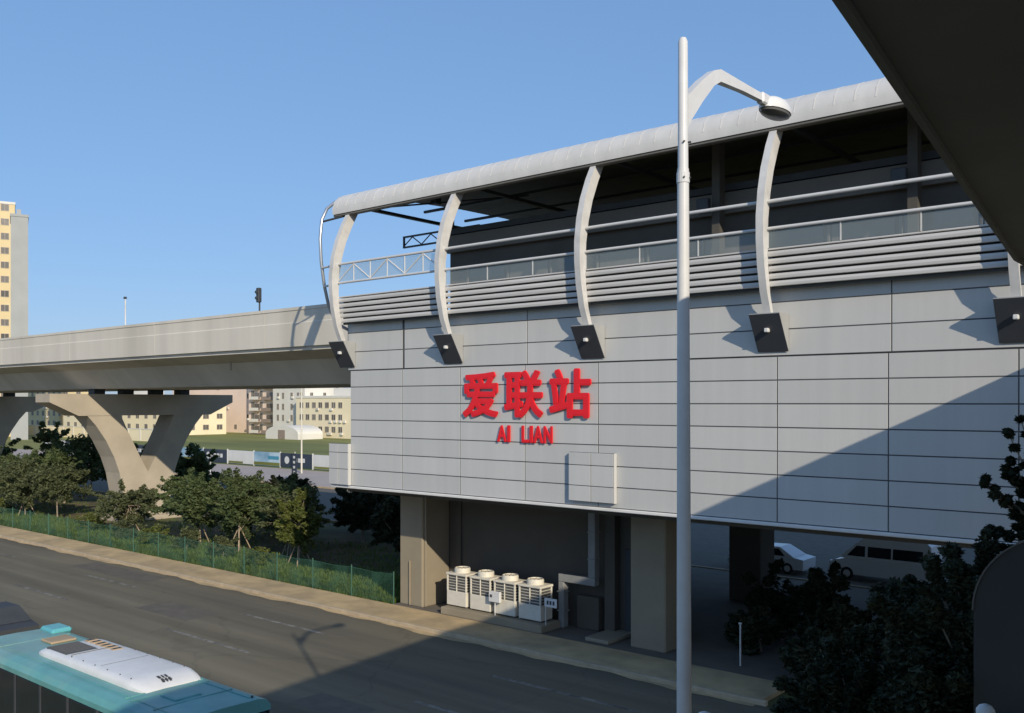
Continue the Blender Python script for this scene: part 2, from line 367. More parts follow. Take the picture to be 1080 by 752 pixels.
bp_me = MB().add([(-.5,27.035,12.235),(.5,27.035,12.235),(.5,27.70,11.105),(-.5,27.70,11.105),(-.5,27.015,12.225),(.5,27.015,12.225),(.5,27.685,11.097),(-.5,27.685,11.097)],
                 [(0,1,2,3),(7,6,5,4),(0,4,5,1),(1,5,6,2),(2,6,7,3),(3,7,4,0)]).mesh('bracket_face')
sp_me = MB().bbox(-.07, .07, 27.17, 27.32, 11.68, 11.81, .02).mesh('spot_lamp')
for x in RIBX:
    rb = put('rib', rib_me, 'steel', st, (x, 0, 0))
    put('flange', fl_me, 'steel', rb); put('foot', foot_me, 'steel', rb)
    bk = put('bracket', br_me, 'brk', st, (x, 0, 0))
    put('bracket_face', bp_me, 'bracket', bk); put('spot_lamp', sp_me, 'white', bk)
# slats, tubes, glass
bays = list(zip([-33.0] + RIBX[1:], RIBX[1:] + [XR]))
def bar(name, x0, x1, y, z, r, m, parent=st): return MB().tube([(x0, y, z), (x1, y, z)], r, 10).build(name, m, parent, True)
for bi, (xa, xb) in enumerate(bays):
    a, b = xa + .09, xb - .09
    for k in range(5):
        z = 13.08 + .225*k; yo = 27.28 - .035*k
        poly = [(yo, z), (yo - .03, z + .015), (yo - .045, z + .09), (yo - .035, z + .163), (yo + .03, z + .170), (yo + .10, z + .17), (yo + .10, z + .02)]
        MB().prism_x(poly, a, b).build('slat', 'slat', st)
    MB().box(a, b, 27.42, 27.46, 13.0, 14.12).build('slat_backing', 'backing', st)
    MB().bbox(a, b, 27.13, 27.40, 14.19, 14.24, .01).build('slat_cap', 'slat', st)
    bar('handrail', a, b, 27.10, 14.84, .055, 'tube'); bar('upper_rail', a, b, 27.12, 15.68, .06, 'tube')
    if bi == 0:
        tr = MB(); n = 6; w_ = (b - a)/n
        for i in range(n + 1):
            x = a + i*w_
            if 0 < i < n: MB().tube([(x, 27.11, 14.9), (x, 27.11, 15.62)], .022, 6).build('truss_post', 'white', st)
            if i < n:
                p, q = ((x, 14.9), (x + w_, 15.62)) if i % 2 == 0 else ((x, 15.62), (x + w_, 14.9))
                MB().tube([(p[0], 27.11, p[1]), (q[0], 27.11, q[1])], .028, 6).build('truss_diagonal', 'white', st)
        MB().box(a, b, 27.145, 27.152, 14.92, 15.60).build('glass_pane', 'glass', st)
    else:
        n = 3; w_ = (b - a)/n
        for i in range(n):
            MB().box(a + i*w_ + .03, a + (i+1)*w_ - .03, 27.13, 27.142, 14.25, 14.78).build('glass_pane', 'glass', st)
            MB().box(a + i*w_ - .018, a + i*w_ + .018, 27.12, 27.16, 14.25, 14.79).build('glass_post', 'tube', st)
# end hoop tube beyond the last rib
hp = [(29.0, 12.72), (28.2, 13.2), (27.75, 14.0), (27.5, 14.9), (27.32, 16.0), (27.26, 17.0), (27.36, 17.9), (27.65, 18.45), (28.15, 18.85)]
MB().tube([(-34.35 + (.5 if i == 0 else .0), y, z) for i, (y, z) in enumerate(hp)], .075, 10).build('end_hoop', 'hoop', st, True)
for z, y, y2 in ((14.84, 27.5, 27.1), (15.68, 27.36, 27.12)):
    MB().tube([(-34.35, y, z), (-33.05, y2, z)], .05, 8).build('hoop_strut', 'tube', st, True)
MB().tube([(-34.35, 27.35, 17.8), (-32.95, 27.9, 18.05)], .05, 8).build('hoop_strut', 'dark', st, True)
# roof shell
half = [(27.62, 18.10), (27.60, 18.38), (27.72, 18.72), (27.98, 18.97), (28.4, 19.14), (29.3, 19.33), (30.8, 19.52), (33, 19.70), (36, 19.86), (39.6, 19.92)]
prof = half + [(2*YC - y, z) for y, z in half[-2::-1]]
inner = []
for i, (y, z) in enumerate(prof):
    a = prof[max(i-1, 0)]; b = prof[min(i+1, len(prof)-1)]; t = Vector((b[0]-a[0], b[1]-a[1])).normalized()
    inner.append((y + t.y*.16, z - t.x*.16))
roof = MB().strip_x([(y, z) for y, z in inner], prof, -33.9, XR).build('roof', 'roof', st, True)
inn2 = []
for i, (y, z) in enumerate(prof):
    a = prof[max(i-1, 0)]; b = prof[min(i+1, len(prof)-1)]; t = Vector((b[0]-a[0], b[1]-a[1])).normalized()
    inn2.append((y + t.y*.20, z - t.x*.20))
inn3 = [(y + .0, z - .02) for y, z in inn2]
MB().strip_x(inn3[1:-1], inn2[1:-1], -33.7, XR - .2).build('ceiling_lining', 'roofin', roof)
seam = MB().strip_x(half[1:8], [(y - .006*(1 - i/9), z + .004) for i, (y, z) in enumerate(half[1:8])], -.018, .018).mesh('roof_seam')
x = -33.6
while x < 14: put('roof_seam', seam, 'roof', roof, (x, 0, 0)); x += .62
MB().bbox(-33.9, XR, 27.66, 27.93, 18.0, 18.095, .02).build('gutter', 'hall2', roof)
for x in RIBX:
    MB().box(x - .09, x + .09, 28.25, 2*YC - 28.25, 18.38, 18.52).build('tie_beam', 'dark', st)
for y in (30.5, 33.4, 36.4, 42.5, 46):
    MB().box(-33.8, XR, y - .06, y + .06, 19.05, 19.17).build('purlin', 'dark', st)
MB().tube([(-33.6, 28.6, 18.45), (-27, 33.4, 19.0)], .04, 6).build('brace', 'dark', st)
MB().bbox(-30.4, -30.0, 30.4, 30.75, 18.55, 19.04, .03).build('loudspeaker', 'dark', st)
# inner hall seen behind the rail
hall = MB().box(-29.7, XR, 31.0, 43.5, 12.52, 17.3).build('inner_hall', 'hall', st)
MB().box(-29.75, XR, 30.72, 30.98, 16.3, 17.05).build('fascia', 'hall2', hall)
MB().box(-29.75, XR, 30.80, 30.985, 17.12, 17.36).build('fascia', 'dark', hall)
MB().box(-29.6, -29.4, 30.75, 30.95, 17.4, 19.0).build('hall_post', 'dark', hall)
for i, x in enumerate([-28.6 + 2.35*i for i in range(24)]):
    MB().bbox(x, x + .09, 30.9, 30.99, 14.4, 15.5, .01).build('door_frame', 'hall2', hall)
    MB().bbox(x + .15, x + 2.2, 30.93, 30.985, 14.45, 15.5, .01).build('screen_door', 'hall2' if i % 2 else 'wglass', hall)
    MB().bbox(x + .15, x + 2.2, 30.94, 30.985, 15.55, 15.63, .01).build('door_header', 'hall2', hall)
for x in (-16, -9.3, -2.6):
    c = MB().box(x, x + .3, 30.1, 30.5, 12.52, 19.2).build('platform_column', 'hall', st)
    MB().bbox(x - .35, x + .1, 29.6, 29.85, 16.2, 16.7, .02).build('monitor', 'dark', c)
# gantry truss in the opening at the end
gt = MB(); X0, X1, Yt, za, zb = -34.9, -29.7, 33.0, 17.35, 17.95
MB().box(X0, X1, Yt - .05, Yt + .05, zb - .08, zb).build('gantry_chord', 'dark', st)
MB().box(X0, X1, Yt - .05, Yt + .05, za, za + .08).build('gantry_chord', 'dark', st)
n = 8; w_ = (X1 - X0)/n
for i in range(n):
    p, q = (za + .08, zb - .08) if i % 2 == 0 else (zb - .08, za + .08)
    MB().tube([(X0 + i*w_, Yt, p), (X0 + (i+1)*w_, Yt, q)], .03, 6).build('gantry_diagonal', 'dark', st)
MB().box(X0, X0 + .08, Yt - .045, Yt + .045, za + .08, zb - .08).build('gantry_post', 'dark', st)
# ground floor: columns, recessed wall, duct
def column(x0, x1, y0, y1, m='conc'): return MB().bbox(x0, x1, y0, y1, .10, 5.44, .05).build('column', m, st)
column(-32.3, -30.8, 30.3, 32.1); column(-19.75, -18.2, 30.6, 32.4)
column(-20.9, -19.3, 41, 42.6, 'shadewall'); column(-32.3, -30.8, 45, 46.6, 'shadewall')
for x in (-6.5, 6, 18): column(x, x + 1.5, 30.6, 32.4); column(x, x + 1.5, 45, 46.6, 'shadewall')
rw = MB().box(-31.6, -19.9, 32.12, 32.4, .11, 5.43).build('recessed_wall', 'shadewall', st)
MB().bbox(-30.3, -30.0, 32.0, 32.118, .13, 5.4, .02).build('pilaster', 'shadewall', rw)
MB().bbox(-21.7, -21.2, 31.7, 32.118, .13, 5.4, .02).build('pilaster', 'shadewall', rw)
MB().bbox(-20.95, -20.1, 32.05, 32.11, .13, 3.6, .02).build('door', 'dark', rw)
MB().bbox(-31.62, -31.54, 30.22, 30.29, .14, 2.2, .02).build('downpipe', 'conc', st)
MB().bbox(-30.79, -30.70, 30.42, 30.52, .14, 5.3, .02).build('downpipe', 'conc', st)
du = MB().bbox(-22.24, -21.9, 31.3, 31.65, 2.38, 5.4, .02).build('air_duct', 'ductm', st)
MB().bbox(-23.75, -21.9, 31.3, 31.65, 2.05, 2.375, .02).build('duct_run', 'ductm', du)
MB().bbox(-23.75, -23.48, 31.3, 31.65, .13, 2.045, .02).build('duct_drop', 'ductm', du)
for z in (.8, 1.6, 3.1, 4.2):
    x = -23.62 if z < 2 else -22.07
    MB().bbox(x - .19, x + .2, 31.27, 31.68, z, z + .05, .01).build('duct_flange', 'ductm', du)
MB().bbox(-29.3, -23.6, 29.95, 31.25, .11, .44, .03).build('plinth', 'conc', st)
MB().bbox(-23.1, -22.0, 31.72, 32.08, .13, 1.5, .03).build('switch_cabinet', 'shadewall', st)
MB().bbox(-21.6, -20.5, 30.2, 32.2, .13, .28, .02).build('step', 'conc', st)

# ------------------------------------------------------------------ station name letters
sign = thing('station_name_sign', 'red raised station name in large characters on the grey wall', 'sign', (-22.6, YF, 8.0))
def glyph(name, ch, x0, x1, z0, z1, grow, depth=.07):
    x0 += grow; x1 -= grow; z0 += grow; z1 -= grow
    c = bpy.data.curves.new('glyph', 'FONT'); c.body = ch; c.size = 1; c.extrude = 0; c.resolution_u = 3
    o = bpy.data.objects.new('glyph', c); COL.objects.link(o)
    dg = bpy.context.evaluated_depsgraph_get(); dg.update()
    me0 = o.evaluated_get(dg).to_mesh()
    vs_ = [v.co.copy() for v in me0.vertices]; fs_ = [tuple(p.vertices) for p in me0.polygons]
    bpy.data.objects.remove(o)
    xs = [v.x for v in vs_]; ys = [v.y for v in vs_]
    def T(v, y): return (x0 + (v.x - min(xs))/(max(xs) - min(xs))*(x1 - x0) + 22.6, y, z0 + (v.y - min(ys))/(max(ys) - min(ys))*(z1 - z0) - 8.0)
    # weld coincident points, find outline, extrude
    key = {}; idx = []
    pts = []
    for v in vs_:
        k = (round(v.x, 5), round(v.y, 5))
        if k not in key: key[k] = len(pts); pts.append(v)
        idx.append(key[k])
    fs2 = [tuple(idx[i] for i in f) for f in fs_]; fs2 = [f for f in fs2 if len(set(f)) == len(f)]
    cnt = {}
    for f in fs2:
        for i in range(len(f)):
            e = (f[i], f[(i+1) % len(f)]); cnt[e] = cnt.get(e, 0) + 1
    n = len(pts); b = MB()
    faces = [f for f in fs2] + [tuple(i + n for i in f[::-1]) for f in fs2]
    for (p, q) in cnt:
        if (q, p) not in cnt: faces.append((q, p, p + n, q + n))
    ks = 14
    for k in range(ks):          # the bold weight: the outline stamped round a small circle, each a hair deeper
        dx, dz = grow*math.cos(2*math.pi*k/ks), grow*math.sin(2*math.pi*k/ks); dy = .0012*k
        def S(v, y): p = T(v, y); return (p[0] + dx, p[1], p[2] + dz)
        b.add([S(v, -.06 - depth + dy) for v in pts] + [S(v, -.06 - dy) for v in pts], faces)
    o = b.build(name, 'red', sign); return o
for ch, x0, x1, z0, z1 in (('爱', -25.74, -23.88, 8.93, 10.72), ('联', -23.56, -21.66, 8.93, 10.74), ('站', -21.36, -19.47, 8.94, 10.76)):
    glyph('character', ch, x0, x1, z0, z1, .054)
xs = [-23.93, -23.42, -22.70, -22.31, -22.12, -21.64]; ws = [.46, .15, .34, .15, .44, .42]
for ch, x0, w_ in zip('AILIAN', xs, ws): glyph('letter', ch, x0, x0 + w_, 7.99, 8.64, .022, .05)

# ------------------------------------------------------------------ viaduct
vi = thing('railway_viaduct', 'long pale concrete railway viaduct running left from the station', 'viaduct', (-60, YC, 0))
vi.location = (0, 0, 0)
VX0, VX1 = -420, -33.2
gir = MB().prism_x([(35.2, 10.6), (44.0, 10.6), (45.4, 12.0), (47.1, 12.4), (47.1, 12.7), (32.1, 12.7), (32.1, 12.4), (33.8, 12.0)], VX0, VX1).build('girder', 'vconc', vi)
seg = 12.0
x = VX1; pp = [(y + 1.8, z + .15) for y, z in ((30.30, 12.56), (30.18, 12.56), (30.18, 12.46), (30.12, 12.46), (30.08, 13.75), (30.13, 13.79), (30.10, 14.42), (30.06, 14.46), (30.06, 14.62), (30.42, 14.62), (30.42, 12.56))]
plen = MB().prism_x(pp, .015, seg - .015).mesh('parapet')
pfar = MB().prism_x([(2*YC - y, z) for y, z in pp], .008, seg - .008).mesh('parapet')
k = 0
while VX1 - (k+1)*seg > VX0:
    put('parapet', plen, 'vconc', vi, (VX1 - (k+1)*seg, 0, 0)); put('parapet', pfar, 'vconc', vi, (VX1 - (k+1)*seg, 0, 0)); k += 1
def lerp(a, b, t): return a + (b - a)*t
for q in range(12):
    dp = MB().tube([(VX1 - 17.5 - 35*q, 33.3, 12.05), (VX1 - 17.5 - 35*q, 33.3, 11.5)], .07, 8).build('drain_spout', 'pier', vi)
def pier(X):
    T = 1.15
    # arm outline (near side), mirrored; trunk and crosshead
    out = [(38.0, .0), (37.75, 1.2), (37.5, 2.3), (37.2, 3.9), (36.75, 5.2), (36.1, 6.5), (35.3, 7.7), (34.6, 8.5)]
    inn = [(39.6, .0), (39.6, 1.2), (39.6, 2.3), (39.6, 3.9), (39.1, 4.8), (38.6, 5.8), (38.0, 7.0), (37.3, 8.5)]
    m = lambda L: [(2*YC - y, z) for y, z in L]
    t_ = MB(); t_.strip_x(out, inn, X - T, X + T).strip_x(m(inn), m(out), X - T, X + T)
    p = t_.build('pier', 'pier', vi)
    MB().prism_x([(31.7, 10.2), (31.7, 9.55), (33.9, 8.503), (45.3, 8.503), (47.5, 9.55), (47.5, 10.2)], X - T - .05, X + T + .05).build('crosshead', 'pier', p)
    for y in (35.9, 38.3, 40.9, 43.3):
        MB().bbox(X - .5, X + .5, y - .45, y + .45, 10.202, 10.595, .03).build('bearing', 'dark', p)
    MB().bbox(X - 1.9, X + 1.9, 37.0, 42.2, -.02, .35, .05).build('footing', 'pier', p)
for X in (-73.2, -108.2, -143.5, -178.5, -213.5): pier(X)
sg = thing('track_signal', 'small black signal light standing on the viaduct parapet', 'signal', (-47.6, 33.2, 14.75))
MB().bbox(-.14, .14, -.12, .12, .75, 1.62, .04).build('signal_head', 'dark', sg)
for z in (1.0, 1.35): MB().tube([(.02, -.12, z), (.02, -.24, z)], .09, 10).build('signal_hood', 'dark', sg)
MB().tube([(0, .05, -2.0), (0, .05, .76)], .05, 8).build('post', 'dark', sg)
ms = thing('catenary_mast', 'thin grey mast rising behind the viaduct parapet', 'mast', (-76.5, 40, 12.55))
MB().tube([(0, 0, 0), (0, 0, 5.8)], .06, 8).build('pole', 'steel', ms); MB().bbox(-.2, .12, -.08, .08, 5.8, 5.98, .02).build('head', 'dark', ms)

# ------------------------------------------------------------------ overpass above the camera and the footbridge stair
ov = thing('overpass', 'dark concrete overpass slab overhead at the upper right', 'overpass', (0, 0, 0))
edge = [(-.05, -9.0), (-1.13, .2), (-1.70, 4.58), (-2.33, 9.4), (-2.95, 14.25), (-3.02, 18), (-2.75, 21.5), (-2.35, 24.5), (-2.2, 26.6)]
WID = 17
def slab(z0, z1, off, w0=0):
    a = [(x + off + w0, y) for x, y in edge]; b = [(x + WID - off, y) for x, y in edge]; n = len(edge)
    vs_ = [(x, y, z0) for x, y in a] + [(x, y, z0) for x, y in b] + [(x, y, z1) for x, y in a] + [(x, y, z1) for x, y in b]
    fs_ = []
    for i in range(n-1):
        fs_ += [(i, i+1, n+i+1, n+i), (2*n+i+1, 2*n+i, 3*n+i, 3*n+i+1), (i+1, i, 2*n+i, 2*n+i+1), (n+i, n+i+1, 3*n+i+1, 3*n+i)]
    fs_ += [(0, n, 3*n, 2*n), (n-1, 2*n+n-1, 3*n+n-1, n+n-1)]
    return MB().add(vs_, fs_)
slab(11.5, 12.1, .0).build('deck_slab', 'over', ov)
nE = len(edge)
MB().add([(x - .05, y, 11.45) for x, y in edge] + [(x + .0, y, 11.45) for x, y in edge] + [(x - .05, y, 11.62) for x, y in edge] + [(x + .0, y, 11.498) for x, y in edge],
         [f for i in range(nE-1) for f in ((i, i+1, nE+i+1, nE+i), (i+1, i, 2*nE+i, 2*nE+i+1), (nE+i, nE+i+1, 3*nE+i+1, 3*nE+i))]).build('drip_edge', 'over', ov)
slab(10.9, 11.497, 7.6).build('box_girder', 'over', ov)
for (x, y) in ((9, 5.5), (7, 29.0)): MB().tube([(x, y, -.02), (x, y, 10.9)], .9, 20).build('pier', 'over', ov, True)
fb = thing('footbridge', 'dark concrete footbridge end with rounded wall and white railing posts', 'footbridge', (0, 0, 0))
MB().bbox(-1.7, 6.0, -8, 2.5, 7.1, 7.45, .03).build('deck', 'over', fb)
MB().bbox(-.2, 6.0, 2.503, 7.58, 7.1, 7.45, .03).build('stair_landing', 'over', fb)
MB().tube([(3.5, 4, -.02), (3.5, 4, 7.1)], .5, 18).build('column', 'over', fb, True)
arc = [(-1.27 - .6*math.cos(a), 7.95 + .6*math.sin(a)) for a in [R(d) for d in range(0, 91, 6)]]
arc2 = [(-1.27 - .612*math.cos(a), 7.95 + .612*math.sin(a)) for a in [R(d) for d in range(0, 91, 6)]]
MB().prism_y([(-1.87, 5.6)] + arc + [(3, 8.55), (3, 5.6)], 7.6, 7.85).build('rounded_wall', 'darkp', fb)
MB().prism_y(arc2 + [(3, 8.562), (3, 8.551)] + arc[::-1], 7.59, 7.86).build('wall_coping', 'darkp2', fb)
for (x, y, h) in ((-1.455, 2.69, 8.515), (-.80, 3.40, 8.50)):
    MB().lathe([(.022, 7.2), (.022, h - .05), (.03, h - .04), (.03, h - .02), (.02, h - .006), (.006, h)], x, y, 12).build('railing_post', 'white', fb, True)

# ------------------------------------------------------------------ street lamp
lp = thing('street_lamp', 'tall white street lamp with bent arm in front of the station', 'street lamp', (-5.04, 8.86, .1))
MB().tube([(.02, 0, 0), (.01, 0, 3), (.0, 0, 7.4), (-.01, 0, 11.9)], [.10, .088, .076, .062], 16).build('pole', 'pole', lp, True)
MB().tube([(-.01, 0, 11.9), (-.012, 0, 13.26), (-.012, 0, 13.30)], [.056, .052, .035], 16).build('pole_top', 'pole', lp, True)
MB().tube([(-.01, 0, 11.75), (-.01, 0, 11.86)], .070, 16).build('collar', 'pole', lp)
for z in (11.80, 12.18): 
    for a in (-.9, .3): MB().tube([(-.01 + .05*math.cos(a), .05*math.sin(a), z), (-.01 + .085*math.cos(a), .085*math.sin(a), z)], .011, 6).build('bolt', 'dark', lp)
MB().bbox(-.2, .2, -.2, .2, -.005, .05, .01).build('base_plate', 'pole', lp)
# arm: box tube in the y-z plane, tapering
def arm(L):
    b = MB(); vs_ = []
    for (y, z, h, wd) in L: vs_ += [(-.01 - wd, y, z - h), (-.01 + wd, y, z - h), (-.01 + wd, y, z + h), (-.01 - wd, y, z + h)]
    fs_ = []
    for i in range(len(L)-1):
        for j in range(4): fs_.append((4*i+j, 4*i+(j+1) % 4, 4*i+4+(j+1) % 4, 4*i+4+j))
    fs_ += [(3, 2, 1, 0), tuple(4*(len(L)-1)+j for j in range(4))]
    return b.add(vs_, fs_)
arm([(.03, 12.53, .16, .05), (.35, 12.82, .12, .048), (.62, 13.03, .085, .045), (.78, 13.10, .07, .043), (1.35, 13.12, .05, .038), (1.95, 13.13, .042, .034)]).build('arm', 'pole', lp)
hd = MB(); ring = []
prof_h = [(0, .02), (.5, .0), (.82, -.02), (1, -.06), (.97, -.09)]
def ell(cx, cy, cz, rx, ry, lv, n=20):
    b = MB(); vs_ = []; fs_ = []
    for (s_, z) in lv: vs_ += [(cx + rx*s_*math.cos(2*math.pi*j/n), cy + ry*s_*math.sin(2*math.pi*j/n), cz + z) for j in range(n)]
    for i in range(len(lv)-1):
        for j in range(n): fs_.append((i*n+j, i*n+(j+1) % n, (i+1)*n+(j+1) % n, (i+1)*n+j))
    fs_ += [tuple(range(n))[::-1], tuple((len(lv)-1)*n+j for j in range(n))]
    return b.add(vs_, fs_)
ell(-.01, 2.30, 13.05, .16, .33, [(1, 0), (1.0, .035), (.93, .085), (.78, .135), (.5, .165), (.2, .175)]).build('lamp_hood', 'lamphood', lp, True)
ell(-.01, 2.30, 12.985, .15, .32, [(.3, 0), (.7, .010), (.94, .035), (.985, .063)]).build('lamp_lens', 'lens', lp, True)
MB().bbox(-.06, .04, 1.86, 2.08, 13.06, 13.20, .02).build('arm_clamp', 'pole', lp)

# ------------------------------------------------------------------ air conditioning units
def ac(x, label):
    t = thing('air_conditioner', label, 'air conditioner', (x, 30.3, .44), 0, 'outdoor units on the station plinth')
    W, D, H_ = 1.18, .8, 1.50
    MB().bbox(0, W, 0, D, .06, .70, .02).build('lower_case', 'cream', t)
    for px in (.03, W - .13):
        MB().bbox(px, px + .10, .08, D - .08, 0, .058, .008).build('foot', 'grille', t)
    MB().box(.05, W - .05, .05, D - .05, .70, 1.40).build('coil', 'grille', t)
    for (a, b) in ((0, 0), (W - .07, 0), (0, D - .07), (W - .07, D - .07)):
        MB().bbox(a, a + .07, b, b + .07, .702, 1.398, .01).build('corner_post', 'cream', t)
    MB().bbox(W/2 - .025, W/2 + .025, 0, .045, .702, 1.398, .008).build('mullion', 'cream', t)
    for k in range(5):
        z = .80 + .12*k
        MB().box(.072, W - .072, .012, .03, z, z + .022).build('guard_bar', 'cream', t)
    for k in range(5):
        z = .80 + .12*k
        MB().box(W - .03, W - .012, .072, D - .072, z, z + .022).build('guard_bar', 'cream', t)
    MB().bbox(-.03, W + .03, -.03, D + .03, 1.40, 1.50, .02).build('top_cover', 'cream', t)
    f = MB().lathe([(.36, 1.502), (.36, 1.68), (.33, 1.72), (.31, 1.72), (.31, 1.60)], W/2, D/2, 20).build('fan_ring', 'cream', t, True)
    for k in range(3): MB().tube([(W/2 + .3*math.cos(k*1.047), D/2 + .3*math.sin(k*1.047), 1.70), (W/2 - .3*math.cos(k*1.047), D/2 - .3*math.sin(k*1.047), 1.70)], .01, 5).build('fan_guard', 'grille', f)
    return t
ac(-29.25, 'cream outdoor air conditioning unit nearest the lit station column')
ac(-27.84, 'cream outdoor air conditioning unit, second from the lit station column')
ac(-26.46, 'cream outdoor air conditioning unit with white box before it, third along the plinth')
ac(-25.08, 'cream outdoor air conditioning unit nearest the grey duct, half in shade')
nb = thing('notice_box', 'small white notice board on a bent arm by the last cooling unit', 'notice board', (-23.55, 30.1, .44))
MB().bbox(0, .62, 0, .05, .78, 1.14, .01).build('board', 'white', nb); 
for k in range(3): MB().box(.12 + .15*k, .22 + .15*k, -.004, -.001, .88, 1.04).build('mark', 'ink', nb)
MB().tube([(.05, .03, 0), (.05, .03, .8)], .02, 6).build('post', 'steel', nb)
nb2 = thing('control_box', 'white electrical control box fixed before the third cooling unit', 'control box', (-26.55, 30.05, .44))
MB().bbox(0, .62, .02, .16, .58, 1.04, .02).build('box', 'white', nb2); MB().box(.08, .2, .012, .018, .78, .9).build('mark', 'ink', nb2)
MB().tube([(.3, .1, 0), (.3, .1, .6)], .025, 6).build('post', 'steel', nb2)

# ------------------------------------------------------------------ vehicles
def wheel(parent, x, y, r, wd):
    t = MB().tube([(x, y - wd/2, r), (x, y + wd/2, r)], r, 20).build('tyre', 'rubber', parent, True)
    MB().tube([(x, y - wd/2 - .012, r), (x, y + wd/2 + .012, r)], r*.58, 14).build('rim', 'steel', t, True)
bus = thing('city_bus', 'teal city bus with white roof unit in the near lane', 'bus', (-27.55, 9.95, 0))
L, W = 10.15, 2.5
MB().bbox(0, L, 0, W, .32, 1.25, .06).build('lower_body', 'teal', bus)
MB().bbox(.03, L - .03, .03, W - .03, 1.252, 2.74, .05).build('window_band', 'wglass', bus)
for x in [.1 + 1.42*i for i in range(8)]:
    for y in (.005, W - .035): MB().box(x, x + .07, y, y + .03, 1.26, 2.73).build('pillar', 'ink', bus)
rf = MB().prism_x([(0, 2.742), (0, 2.86), (.10, 2.98), (.3, 3.04), (W/2, 3.06), (W - .3, 3.04), (W - .10, 2.98), (W, 2.86), (W, 2.742)], 0, L).build('roof', 'teal', bus)
for y in (.42, W - .42): MB().box(.2, L - .2, y - .01, y + .01, 3.03, 3.062).build('roof_seam', 'teal', rf)
MB().box(L - 2.0, L - 1.96, .3, W - .3, 3.045, 3.064).build('roof_seam', 'teal', rf)
MB().bbox(.05, .85, W - .62, W - .04, 2.99, 3.15, .06).build('roof_bump', 'aqua', bus)
def pod_mesh(xs, ya, yb, z0):
    b = MB(); vs_ = []; n = 8
    for (x, h, ins) in xs:
        a, c = ya + ins, yb - ins
        vs_ += [(x, a, z0), (x, a, z0 + .5*h), (x, a + .05, z0 + .82*h), (x, a + .16, z0 + h), (x, c - .16, z0 + h), (x, c - .05, z0 + .82*h), (x, c, z0 + .5*h), (x, c, z0)]
    fs_ = [(i*n+j, i*n+(j+1) % n, (i+1)*n+(j+1) % n, (i+1)*n+j) for i in range(len(xs)-1) for j in range(n)] + [tuple(range(n))[::-1], tuple((len(xs)-1)*n+j for j in range(n))]
    return b.add(vs_, [f[::-1] for f in fs_])
pod = pod_mesh([(2.3, .03, .10), (2.36, .10, .05), (2.5, .15, .02), (2.8, .18, 0), (5.2, .20, 0), (6.8, .20, 0), (7.05, .19, 0), (7.3, .14, .03), (7.5, .07, .08), (7.58, .02, .12)], .66, W - .24, 3.05).build('roof_unit', 'podw', bus, True)
pod.location.x = .35
MB().bbox(2.62, 3.72, .80, 1.60, 3.20, 3.25, .01).build('grille_panel', 'grille', pod)
for k in range(8): MB().box(2.68 + .125*k, 2.70 + .125*k, .83, 1.57, 3.251, 3.258).build('louvre', 'hall2', pod)
for k in range(6):
    v_ = MB().bbox(2.7 + .27*k, 2.88 + .27*k, 1.74, 2.02, 3.22, 3.262, .012).build('vent', 'vent', pod); MB().box(2.74 + .27*k, 2.84 + .27*k, 1.78, 1.98, 3.263, 3.266).build('vent_hole', 'ink', v_)
for x in (3.85, 5.35): MB().box(x, x + .02, .86, W - .44, 3.225, 3.2535).build('panel_joint', 'hall2', pod)
for x in (4.0, 4.6, 5.2, 5.8, 6.4, 6.9):
    for y in (.80, W - .38): MB().lathe([(.016, 3.22), (.016, 3.262), (.008, 3.266)], x, y, 8).build('rivet', 'grille', pod)
for k, (dy, dw) in enumerate(((.0, .07), (.10, .05), (.18, .06))):
    MB().add([(7.12, 1.28 + dy, 3.236), (7.12, 1.28 + dy + dw, 3.236), (7.26, 1.28 + dy + dw, 3.207), (7.26, 1.28 + dy, 3.207)], [(0, 3, 2, 1)]).build('unit_mark', 'ink', pod)
MB().add([(7.33, 1.30, 3.187), (7.33, 1.55, 3.187), (7.37, 1.55, 3.175), (7.37, 1.30, 3.175)], [(0, 3, 2, 1)]).build('unit_mark', 'ink', pod)
for x in (1.2, 7.9, 9.1):
    MB().box(x, x + .025, .3, W - .3, 3.04, 3.0665).build('roof_seam', 'teal', rf)
MB().bbox(8.3, 8.95, .9, 1.55, 3.04, 3.09, .02).build('emergency_hatch', 'teal', rf)
MB().bbox(1.45, 2.1, 1.3, 2.0, 3.05, 3.12, .03).build('roof_hatch', 'vent', bus)
for k, (dy, dw) in enumerate(((.0, .07), (.10, .05), (.18, .06))): 
    MB().add([(7.31, 1.28 + dy, 3.215), (7.31, 1.28 + dy + dw, 3.215), (7.43, 1.28 + dy + dw, 3.142), (7.43, 1.28 + dy, 3.142)], [(0, 3, 2, 1)]).build('unit_mark', 'ink', pod)
MB().add([(7.46, 1.30, 3.124), (7.46, 1.55, 3.124), (7.49, 1.55, 3.106), (7.49, 1.30, 3.106)], [(0, 3, 2, 1)]).build('unit_mark', 'ink', pod)
MB().bbox(L + .001, L + .03, .12, W - .12, 1.3, 2.72, .01).build('windscreen', 'wglass', bus)
for y in (.2, W - .5): MB().bbox(L, L + .04, y, y + .3, .6, .85, .01).build('headlight', 'white', bus)
for dx, dy in ((.25, .35), (.45, .25), (.2, W - .35)): MB().tube([(L - dx, dy, 3.0), (L - dx, dy, 3.08)], .03, 8).build('marker_lamp', 'ink', bus)
for x in (2.3, 7.4):
    for y in (.16, W - .16): wheel(bus, x, y, .48, .3)
for y in (-.25, W + .1): MB().bbox(L - .1, L + .05, y, y + .15, 1.9, 2.4, .03).build('mirror', 'ink', bus)

